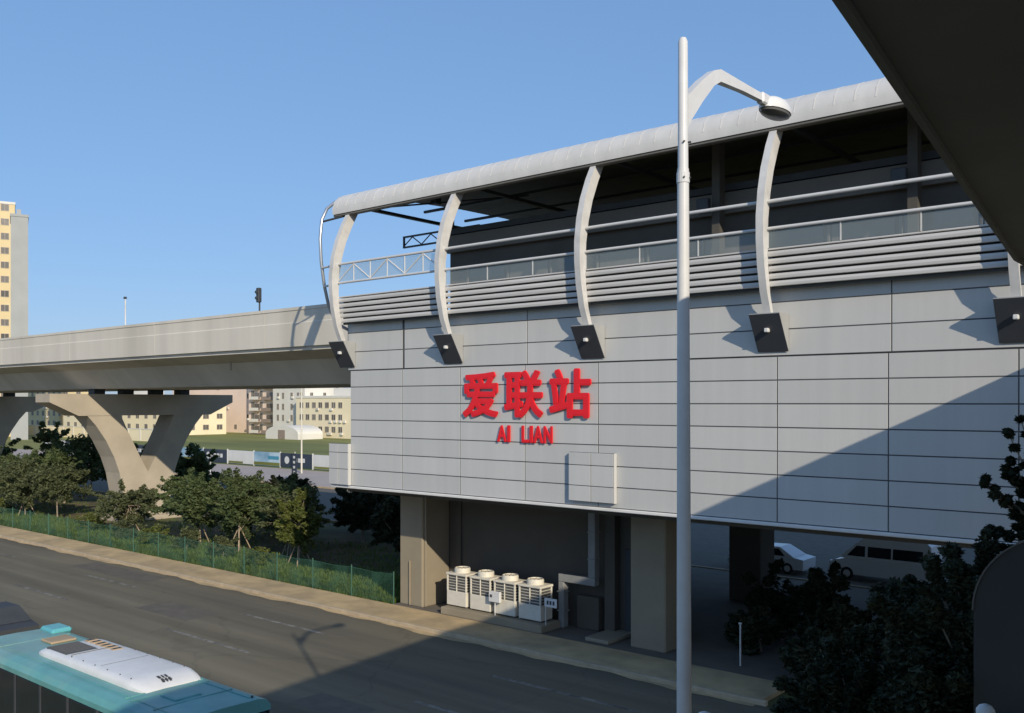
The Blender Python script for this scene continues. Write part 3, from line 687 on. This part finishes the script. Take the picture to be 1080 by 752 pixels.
def car(name, label, cat, loc, rz, prof_low, prof_cab, Wd, wins, m, wx, wr):
    t = thing(name, label, cat, loc, rz)
    MB().prism_y(prof_low, -Wd/2, Wd/2).build('body', m, t)
    b = MB(); n = len(prof_cab); ins = .14
    zmin = min(z for _, z in prof_cab); zmax = max(z for _, z in prof_cab)
    def hw(z): return Wd/2 - .02 - ins*(z - zmin)/(zmax - zmin)
    vs_ = [(x, -hw(z), z) for x, z in prof_cab] + [(x, hw(z), z) for x, z in prof_cab]
    fs_ = [tuple(range(n)), tuple(range(n, 2*n))[::-1]] + [(i, n+i, n+(i+1) % n, (i+1) % n) for i in range(n)]
    cab = b.add(vs_, fs_).build('cabin', m, t)
    for poly in wins:
        for s_ in (-1, 1):
            k = len(poly); v2 = [(x, s_*(hw(z) + .012), z) for x, z in poly] + [(x, s_*(hw(z) - .02), z) for x, z in poly]
            MB().add(v2, [tuple(range(k))[::s_], tuple(range(k, 2*k))[::-s_]] + [(i, k+i, k+(i+1) % k, (i+1) % k)[::s_] for i in range(k)]).build('window', 'wglass', cab)
    # windscreen on the leading sloped edge
    (xa, za), (xb, zb) = prof_cab[0], prof_cab[1]
    g = [lerp(xa, xb, .12), lerp(za, zb, .12), lerp(xa, xb, .85), lerp(za, zb, .85)]
    nx, nz = (za - zb), (xb - xa); q = math.hypot(nx, nz); nx, nz = nx/q*.012, nz/q*.012
    MB().add([(g[0]+nx, -hw(g[1])+.1, g[1]+nz), (g[0]+nx, hw(g[1])-.1, g[1]+nz), (g[2]+nx, hw(g[3])-.1, g[3]+nz), (g[2]+nx, -hw(g[3])+.1, g[3]+nz)], [(0, 1, 2, 3)]).build('windscreen', 'wglass', cab)
    for x in wx:
        for y in (-Wd/2 + .1, Wd/2 - .1): wheel(t, x, y, wr, .22)
    x0 = min(x for x, _ in prof_low)
    for y in (-Wd/2 + .12, Wd/2 - .42): MB().bbox(x0 - .02, x0 + .1, y, y + .3, .72, .92, .02).build('headlight', 'white', t)
    MB().bbox(x0 - .05, x0 + .12, -Wd/2 + .05, Wd/2 - .05, .3, .52, .03).build('bumper', 'ink', t)
    return t
car('white_van', 'white high-roofed minibus van on the far road under the station', 'van', (-19.7, 51.3, 0), 0,
    [(0, .3), (5.3, .3), (5.35, 1.15), (1.0, 1.15), (.35, 1.02), (.0, .85)],
    [(.55, 1.152), (1.45, 1.95), (1.95, 2.32), (5.0, 2.36), (5.28, 2.1), (5.32, 1.152)], 1.95,
    [[(1.0, 1.3), (1.95, 1.3), (1.95, 1.85), (1.5, 1.85)], [(2.1, 1.3), (3.3, 1.3), (3.3, 1.85), (2.1, 1.85)], [(3.4, 1.3), (4.9, 1.3), (4.9, 1.85), (3.4, 1.85)]], 'vanw', (1.0, 4.3), .34)
sed_low = [(0, .28), (4.5, .28), (4.52, .85), (3.9, .95), (1.2, .92), (.1, .72)]
sed_cab = [(1.1, .922), (1.85, 1.42), (3.1, 1.45), (3.95, .96)]
sed_win = [[(1.55, .98), (2.35, .98), (2.35, 1.34), (1.95, 1.34)], [(2.45, .98), (3.45, .98), (3.05, 1.34), (2.45, 1.34)]]
car('white_car', 'white saloon car half hidden by the dark shrubs under the station', 'car', (-25.4, 50.6, 0), 0, sed_low, sed_cab, 1.75, sed_win, 'vanw', (.85, 3.6), .31)
car('black_car', 'black saloon car beyond the rear of the teal bus at the left edge', 'car', (-42.2, 15.3, 0), 0, sed_low, sed_cab, 1.78, sed_win, 'ink', (.85, 3.6), .31)
# ------------------------------------------------------------------ far buildings
def building(name, label, x0, x1, y0, depth, z1, m, cols, wz, ww, wh, loc=None, rz=0, side=True, roofm='whitew', skip=0):
    t = thing(name, label, 'building', loc or ((x0 + x1)/2, y0, 0), rz)
    hw_ = (x1 - x0)/2
    MB().box(-hw_, hw_, 0, depth, -.02, z1).build('wall', m, t)
    r_ = MB().bbox(-hw_ - .15, hw_ + .15, -.15, depth + .15, z1 + .002, z1 + .7, .05).build('roof_parapet', roofm, t)
    MB().box(-hw_*.3, hw_*.2, depth*.4, depth*.8, z1 + .705, z1 + 2.8).build('stair_house', roofm, r_)
    fm = MB().box(-ww/2 - .1, ww/2 + .1, -.10, .02, -.1, 0).box(-ww/2 - .1, ww/2 + .1, -.10, .02, wh, wh + .1).box(-ww/2 - .1, -ww/2, -.10, .02, 0, wh).box(ww/2, ww/2 + .1, -.10, .02, 0, wh).box(-.04, .04, -.08, .02, 0, wh).mesh('window')
    pn = MB().box(-ww/2, ww/2, -.03, .01, 0, wh).mesh('pane')
    for z in wz:
        for cx in cols:
            if skip and random.random() < skip: continue
            o = put('window', fm, 'bframe', t, (cx - (x0 + x1)/2, 0, z)); put('pane', pn, 'bpane', o)
    if side:
        nd = max(1, int(depth//4))
        for z in wz:
            for i in range(nd):
                o = put('window', fm, 'bframe', t, (hw_, (i + .5)*depth/nd, z)); o.rotation_euler.z = R(90); put('pane', pn, 'bpane', o)
    return t
def wall_units(t, half, zs, n):
    me = MB().bbox(-.45, .45, -.5, -.14, 0, .65, .03).mesh('wall_unit')
    for k in range(n): put('wall_unit', me, 'bframe' if k % 2 else 'whitew', t, (random.uniform(-half, half), 0, random.choice(zs) - .75))
fl = lambda n, s=3.1, z0=1.2: [z0 + s*i for i in range(n)]
building('pink_block', 'plain pale pink block behind the lawn, right of the viaduct pier', -300, -249.5, 174, 14, 24, 'pink', [-268, -262, -255], fl(7, 3.3), 1.3, 1.3, skip=.35)
ap = building('apartment_block', 'brownish apartment block with stacked balconies between pink and grey blocks', -249, -231, 170, 14, 25, 'pink', [-246.8, -242.5, -233.2], fl(7, 3.4), 1.5, 1.7)
for z in fl(7, 3.4, .2):
    for cx in (-244.6, -237.8):
        wd = 2.2 if cx < -240 else 3.2
        b_ = MB().box(cx + 240 - wd, cx + 240 + wd, -1.2, -.12, z, z + .15).build('balcony', 'bbrown', ap)
        MB().box(cx + 240 - wd, cx + 240 + wd, -1.2, -1.12, z + .152, z + 1.05).build('balcony_front', 'whitew' if cx < -240 else 'bbrown', b_)
        MB().box(cx + 240 - wd*.6, cx + 240 + wd*.6, -.1, -.03, z + .3, z + 2.3).build('balcony_door', 'bpane', b_)
building('grey_block', 'tall pale grey block with narrow windows, behind the white shed', -231, -216, 166, 14, 27, 'whitew', [-228.5, -226, -222, -219, -217.4], fl(8, 3.2), .9, 1.6)
building('cream_block', 'low cream office block seen just left of the station wall', -216, -186, 163, 12, 10.8, 'creamw', [-213.5, -210.8, -208.0, -205.2, -202.4, -199.6, -196.8], fl(3, 3.3, 1.6), 1.5, 1.4, side=False)
building('long_cream_building', 'long cream building behind the trees, seen through the viaduct pier', -330, -252, 150, 14, 10.6, 'creamw', [-326 + 5.2*i for i in range(15)], fl(3, 3.3, 1.5), 1.8, 1.4)
building('yellow_building', 'yellow building behind the left trees under the viaduct', -372, -338, 152, 14, 15.5, 'yellow', [-368 + 4.4*i for i in range(8)], fl(4, 3.5, 1.5), 1.5, 1.6)
building('white_building', 'white building at the far left under the viaduct', -420, -376, 152, 14, 12.5, 'whitew', [-415 + 5*i for i in range(8)], fl(3, 3.6, 1.5), 1.5, 1.6)
def at(px, t): 
    u = (px - 540)/990; return ((-.643 + .766*u)*t, (.766 + .643*u)*t)
ax, ay = at(-18.5, 262)
building('yellow_tower', 'tall pale yellow tower block with dark windows at the left edge', -8, 8, 0, 14, 65.6, 'yellow', [-5.5, -1.5, 2.6, 5.5], [3.0 + 4.05*i for i in range(16)], 1.9, 1.7, loc=(ax, ay, 0), rz=R(68), side=False)
ax, ay = at(20.5, 242)
building('grey_tower', 'hazy grey tower block beside the yellow tower', -2.0, 2.0, 0, 12, 57.5, 'greyw', [], [], 1, 1, loc=(ax, ay, 0), rz=R(68), side=False, roofm='greyw')
for o in list(COL.objects):
    if o.get('category') == 'building' and 'tower' not in o.name: wall_units(o, 9, [1.6 + 3.3*i for i in range(5)] if 'low' not in o['label'] else [1.6, 4.9, 8.2], 10)
sh = thing('arched_shed', 'low white arched shed standing on the lawn before the grey block', 'shed', (-205, 150, 0))
MB().prism_y([(-7, -.02)] + [(-7*math.cos(a), 1.4 + 2.2*math.sin(a)) for a in [R(d) for d in range(0, 181, 15)]] + [(7, -.02)], 0, 8).build('shell', 'whitew', sh)
MB().bbox(-1.5, 1.5, -.06, -.004, 0, 2.4, .02).build('door', 'bbrown', sh)
bw = thing('masonry_screen', 'long white boundary wall in front of the cream building', 'wall', (-262, 120, 0))
MB().box(-75, 52, 0, .25, -.02, 2.9).build('wall', 'creamw', bw); MB().bbox(-75.1, 52.1, -.08, .33, 2.902, 3.1, .02).build('coping', 'whitew', bw)
pm_ = MB().bbox(-.25, .25, -.10, -.003, -.02, 2.9, .02).mesh('pilaster')
for k in range(22): put('pilaster', pm_, 'whitew', bw, (-74 + 6*k, 0, 0))
# hoarding
hb = thing('site_hoarding', 'printed white and navy hoarding along the far side of the lawn road', 'hoarding', (-160, 84, 0))
x = -60; i = 0
pats = ['hwhite', 'hblue', 'navy', 'hwhite', 'hblue', 'navy', 'hblue', 'hblue', 'navy', 'hwhite']
widths = [6, 6, 5.2, 7, 7, 7, 6.5, 9, 6, 7]
x = 40
seq = []
# laid out from the station side leftwards so that the navy boards fall as in the photograph
order = [('hwhite', 8.0), ('navy', 7.6), ('hblue', 6.6), ('hwhite', 7.0), ('navy', 6.8), ('hblue', 8.2), ('hwhite', 9.0), ('navy', 7), ('hblue', 8), ('hwhite', 9), ('navy', 7), ('hwhite', 10)]
x = 60.5
for k, (mm, wd) in enumerate(order):
    p = MB().bbox(x - wd + .04, x - .04, -.05, .05, .15, 2.15, .01).build('hoarding_panel', mm, hb)
    if mm == 'navy':
        MB().lathe([(.5, 0), (.5, .02)], 0, 0, 14)
        d = MB().tube([(x - wd*.78, -.075, 1.15), (x - wd*.78, -.055, 1.15)], .55, 16).build('emblem', 'hwhite', p)
        for q in range(3): MB().box(x - wd*.55 + q*.9, x - wd*.55 + q*.9 + .65, -.07, -.055, .9, 1.5).build('print_mark', 'hwhite', p)
    elif mm == 'hblue':
        MB().box(x - wd + .1, x - .1, -.066, -.055, .2, .65).build('print_band', 'lawn', p)
        MB().box(x - wd*.45, x - .3, -.066, -.055, 1.1, 1.6).build('print_band', 'tealdk', p)
    else:
        MB().box(x - wd + .4, x - wd*.4, -.066, -.055, .2, .5).build('print_band', 'lawn', p)
    MB().bbox(x - .06, x + .06, -.08, .10, 0, 2.3, .01).build('post', 'white', hb)
    x -= wd
# far street posts
def pole_thing(name, label, x, y, h, r, m='cream'):
    t = thing(name, label, 'post', (x, y, 0)); MB().tube([(0, 0, -.02), (0, 0, h)], [r, r*.7], 8).build('pole', m, t); return t
t = pole_thing('far_lamp_post', 'pale yellow lamp post rising before the cream office block', -103.5, 79, 14, .12)
MB().tube([(0, 0, 13.6), (.3, -.8, 14.2), (.5, -1.8, 14.3)], .06, 8).build('arm', 'cream', t); MB().bbox(.3, .7, -2.4, -1.8, 14.2, 14.36, .03).build('lamp_head', 'cream', t)
t = pole_thing('banner_post', 'short post with a dark vertical banner near the station wall', -93.0, 70, 3.6, .08, 'steel')
MB().bbox(-.5, .5, -.12, -.085, .7, 3.4, .01).build('banner', 'navy', t)
for k in range(4): MB().box(-.18, .18, -.14, -.125, 1.0 + .6*k, 1.3 + .6*k).build('banner_mark', 'hwhite', t)
t = pole_thing('small_sign_post', 'thin post with small sign on the far road behind the trees', -112, 70.5, 2.6, .06, 'steel'); MB().bbox(-.6, .6, -.1, -.065, 2.3, 2.6, .01).build('sign_plate', 'steel', t)
pole_thing('white_bollard_post', 'white post on the far road just right of the viaduct pier', -128, 68.5, 2.6, .12, 'white')

# ------------------------------------------------------------------ vegetation
def foliage(clumps, n_per, size, flat=.5):
    vs_ = []; fs_ = []
    for (c, r) in clumps:
        for _ in range(int(n_per*(r**1.6))):
            d = Vector((random.gauss(0, 1), random.gauss(0, 1), random.gauss(0, .8))); d = d/d.length*r*(random.random()**.38)
            p = c + d
            a = Vector((random.gauss(0, 1), random.gauss(0, 1), random.gauss(0, flat))).normalized()
            b = a.cross(Vector((random.gauss(0, 1), random.gauss(0, 1), random.gauss(0, 1)))).normalized()
            s_ = size*random.uniform(.6, 1.35); nrm = a.cross(b)
            o = len(vs_)
            vs_ += [tuple(p - a*s_), tuple(p - b*s_*.45 + nrm*s_*.15), tuple(p + a*s_), tuple(p + b*s_*.45 + nrm*s_*.15)]
            fs_ += [(o, o+1, o+2), (o, o+2, o+3)]
    me = bpy.data.meshes.new('crown'); me.from_pydata(vs_, [], fs_); me.update(); return me
def tree(label, x, y, h, r, leaf, cat='tree', name='tree', z_low=.35, nclump=26, n_per=95, size=.13, stakes=False, trunk_r=.06, group=None, base=0, lean=(0, 0), ragged=.8, twig=1.42):
    t = thing(name, label, cat, (x, y, base), 0, group)
    top = Vector((lean[0], lean[1], h*max(.72, z_low*.4 + .6))); clumps = []
    zc = h*(z_low + 1)/2; rz = h*(1 - z_low)/2
    tb = MB(); k1 = Vector((random.uniform(-.08, .08), random.uniform(-.08, .08), h*z_low))
    tb.tube([(0, 0, -.05), k1*.5, k1, top], [trunk_r, trunk_r*.85, trunk_r*.75, trunk_r*.35], 8)
    for i in range(nclump):
        d = Vector((random.gauss(0, 1), random.gauss(0, 1), random.gauss(0, 1))).normalized()*(random.uniform(.35, 1.0))
        c = Vector((d.x*r + lean[0]*.6, d.y*r + lean[1]*.6, zc + d.z*rz))
        cr = r*random.uniform(.16, .40)
        clumps.append((c, cr))
        if i % 2 == 0:
            s_ = lerp(k1.z, top.z, random.random()); st_ = k1 + (top - k1)*((s_ - k1.z)/max(.01, top.z - k1.z))
            tb.tube([st_, (st_ + c)/2 + Vector((0, 0, -.06*r)), c], [trunk_r*.4, trunk_r*.28, trunk_r*.1], 5)
    for _ in range(int(nclump*ragged)):      # ragged outer twigs
        d = Vector((random.gauss(0, 1), random.gauss(0, 1), random.gauss(.3, 1))).normalized(); q = random.uniform(1.0, twig)
        c0 = Vector((d.x*r*.7 + lean[0]*.6, d.y*r*.7 + lean[1]*.6, zc + d.z*rz*.7)); c1 = Vector((d.x*r*q + lean[0]*.6, d.y*r*q + lean[1]*.6, zc + d.z*rz*q))
        tb.tube([c0, c1], [trunk_r*.12, trunk_r*.05], 4)
        for e in (.55, .8, 1.0): clumps.append((c0 + (c1 - c0)*e, r*random.uniform(.06, .12)))
    tb.build('trunk', 'bark', t, True)
    put('crown', foliage(clumps, n_per/(r**1.6)*4, size), leaf, t)
    if stakes:
        a0 = random.random()*2
        for k in range(3):
            a = a0 + k*2.094
            MB().tube([(.85*math.cos(a), .85*math.sin(a), -.05), (.05*math.cos(a), .05*math.sin(a), 1.55)], .035, 6).build('stake', 'stake', t)
    return t
ordn = ['first', 'second', 'third', 'fourth', 'fifth', 'sixth', 'seventh', 'eighth', 'ninth', 'tenth', 'eleventh', 'twelfth', 'thirteenth', 'fourteenth']
row = [(-44.8, 34.0, 3.9, 1.1, 'leafC', 1), (-47.2, 35.2, 3.7, 1.6, 'leafB', 1), (-49.6, 36.6, 4.3, 1.9, 'leafA', 0), (-52.0, 34.8, 4.0, 1.8, 'leafA', 1), (-54.4, 36.4, 4.4, 2.0, 'leafA', 0), (-57.0, 35.0, 4.1, 1.9, 'leafA', 1),
       (-60.4, 36.2, 4.2, 1.8, 'leafA', 0), (-65.8, 34.6, 3.3, 1.7, 'leafB', 1), (-78.5, 35.2, 4.2, 2.1, 'leafB', 0), (-82.5, 34.3, 4.1, 2.2, 'leafB', 1), (-87.0, 35.4, 4.6, 2.6, 'leafA', 0),
       (-92.0, 34.6, 4.4, 2.5, 'leafB', 1), (-97.5, 36.0, 4.8, 2.8, 'leafA', 0), (-104, 35, 4.8, 2.8, 'leafA', 1)]
for i, (x, y, h, r, lf, stk) in enumerate(row):
    extra = {0: 'bright green slim young tree behind the green fence, nearest the station'}.get(i, '%s young tree from the station in the row behind the green fence' % ordn[i])
    tree(extra, x, y, h*1.02, r*1.06, lf, z_low=.29, stakes=bool(stk), n_per=300, size=.13, nclump=30, ragged=1.1, trunk_r=.065, group='young trees behind the green fence')
back = [(-87, 46, 5.3, 2.2, 'bushy dark tree behind the row, just left of the front viaduct pier'), (-97, 47, 6.0, 2.4, 'tall dark tree behind the row, under the left viaduct span'),
        (-104, 46, 6.8, 1.9, 'narrow dark tree behind the row, beside the left pier'), (-80, 48.5, 5.0, 2.0, 'dark tree in shade just behind the front viaduct pier'),
        (-118, 45, 6.2, 2.6, 'wide dark tree at the left edge beyond the left pier'), (-90, 41, 5.2, 2.4, 'low dark tree between the young row and the tall trees')]
for (x, y, h, r, lb) in back: tree(lb, x, y, h, r, 'leafA', z_low=.2, n_per=300, size=.2, nclump=34, trunk_r=.11)
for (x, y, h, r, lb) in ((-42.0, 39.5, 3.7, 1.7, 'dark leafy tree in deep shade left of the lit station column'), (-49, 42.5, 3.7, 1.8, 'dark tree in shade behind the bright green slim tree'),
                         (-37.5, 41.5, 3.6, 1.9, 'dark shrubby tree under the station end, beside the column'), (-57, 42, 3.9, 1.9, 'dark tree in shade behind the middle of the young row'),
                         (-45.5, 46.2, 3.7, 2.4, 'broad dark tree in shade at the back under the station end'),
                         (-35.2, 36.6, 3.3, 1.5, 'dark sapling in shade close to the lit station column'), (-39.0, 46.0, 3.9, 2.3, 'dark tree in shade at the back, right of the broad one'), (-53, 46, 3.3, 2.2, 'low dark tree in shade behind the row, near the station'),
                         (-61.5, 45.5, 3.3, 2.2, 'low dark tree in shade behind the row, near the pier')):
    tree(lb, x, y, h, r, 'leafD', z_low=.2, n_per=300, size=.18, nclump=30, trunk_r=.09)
for (x, y, h, r, lb) in ((-16.6, 36.5, 2.6, 1.2, 'dark shrub under the station, below the shaded rear column'), (-14.2, 35.6, 2.9, 1.0, 'dark upright shrub left of the white van'), (-12.6, 33.6, 2.1, 1.3, 'low dark shrub left of and before the white van'),
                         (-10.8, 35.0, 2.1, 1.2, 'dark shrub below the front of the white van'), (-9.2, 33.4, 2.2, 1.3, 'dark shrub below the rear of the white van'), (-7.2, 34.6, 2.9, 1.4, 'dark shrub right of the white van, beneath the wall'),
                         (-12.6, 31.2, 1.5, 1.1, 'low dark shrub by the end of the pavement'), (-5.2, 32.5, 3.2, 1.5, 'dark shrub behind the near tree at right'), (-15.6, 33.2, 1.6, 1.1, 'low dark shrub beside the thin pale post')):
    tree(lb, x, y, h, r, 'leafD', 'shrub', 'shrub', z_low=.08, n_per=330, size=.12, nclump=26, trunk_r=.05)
for k, (x, y, h, r, lf) in enumerate(((-46.6, 32.6, .9, .8, 'leafC'), (-51.0, 32.9, 1.1, .9, 'leafB'), (-55.5, 33.2, 1.2, 1.0, 'leafB'), (-59.0, 32.8, 1.0, .9, 'leafC'), (-63.0, 33.0, 1.2, 1.0, 'leafB'), (-69, 33.4, 1.2, 1.1, 'leafC'), (-85, 33.0, 1.3, 1.3, 'leafC'))):
    tree('%s low green bush from the station, just behind the mesh fence' % ordn[k], x, y, h, r, lf, 'bush', 'bush', z_low=.05, n_per=200, size=.09, nclump=18, trunk_r=.03, group='low bushes behind the fence')
# near trees under the overpass
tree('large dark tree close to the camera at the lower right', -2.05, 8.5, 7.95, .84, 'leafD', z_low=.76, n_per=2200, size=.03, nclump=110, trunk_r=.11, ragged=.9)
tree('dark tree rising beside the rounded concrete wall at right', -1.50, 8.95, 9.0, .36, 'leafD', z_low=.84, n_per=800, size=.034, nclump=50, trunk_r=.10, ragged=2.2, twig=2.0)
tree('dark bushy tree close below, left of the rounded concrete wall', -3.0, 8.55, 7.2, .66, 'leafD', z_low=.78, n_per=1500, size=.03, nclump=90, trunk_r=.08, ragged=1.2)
tree('small green tree top in front of the teal bus', -15.3, 8.1, 3.35, .8, 'leafA', z_low=.35, n_per=700, size=.07, nclump=24, trunk_r=.07)
# grass behind the fence
vs_ = []; fs_ = []
for _ in range(34000):
    x = -33 - (random.random()**1.5)*85; y = random.uniform(30.1, 35.5) if random.random() < .8 else random.uniform(30.1, 42)
    h = random.uniform(.08, .26); a = random.random()*6.28; wd = .045; o = len(vs_)
    vs_ += [(x - wd*math.cos(a), y - wd*math.sin(a), -.03), (x + wd*math.cos(a), y + wd*math.sin(a), -.03), (x + random.uniform(-.15, .15), y + random.uniform(-.15, .15), h)]
    fs_.append((o, o+1, o+2))
me = bpy.data.meshes.new('grass'); me.from_pydata(vs_, [], fs_)
g = put('grass', me, 'grass'); g['kind'] = 'stuff'; g['label'] = 'rough green grass growing behind the mesh fence'; g['category'] = 'grass'
# fence
fe = thing('mesh_fence', 'green mesh fence with thin posts along the sandy pavement', 'fence', (-70, 30.05, 0))
fx = 70 - 32.45; n = 34; sp = 3.0
netm = MB()
for k in range(10):
    a, b = k*sp/10, (k+1)*sp/10; sag = lambda q: .05*math.sin(q/sp*math.pi*3); tp = lambda q: 1.52 - .06*math.sin(q/sp*math.pi)
    netm.add([(a, sag(a), .12), (b, sag(b), .12), (b, sag(b)*.5, tp(b)), (a, sag(a)*.5, tp(a))], [(0, 1, 2, 3)])
net_me = netm.mesh('net_panel', True)
post_me = MB().tube([(0, 0, -.02), (0, 0, 1.62)], .03, 8).mesh('fence_post')
wire_me = MB().tube([(0, .03, 1.5), (sp/2, .03, 1.44), (sp, .03, 1.5)], .01, 5).mesh('top_wire')
for i in range(n):
    x = fx - i*sp
    put('fence_post', post_me, 'post', fe, (x, 0, 0))
    put('net_panel', net_me, 'net', fe, (x - sp, random.uniform(-.03, .03), 0)); put('top_wire', wire_me, 'post', fe, (x - sp, 0, 0))
# thin marker post in the shade near the pavement end
t = thing('marker_post', 'thin pale post in the shade near the pavement end', 'post', (-15.3, 30.9, .1)); MB().tube([(0, 0, 0), (0, 0, 1.5)], .03, 8).build('pole', 'steel', t); MB().bbox(-.05, .05, -.05, .05, 1.5, 1.56, .01).build('cap', 'steel', t)
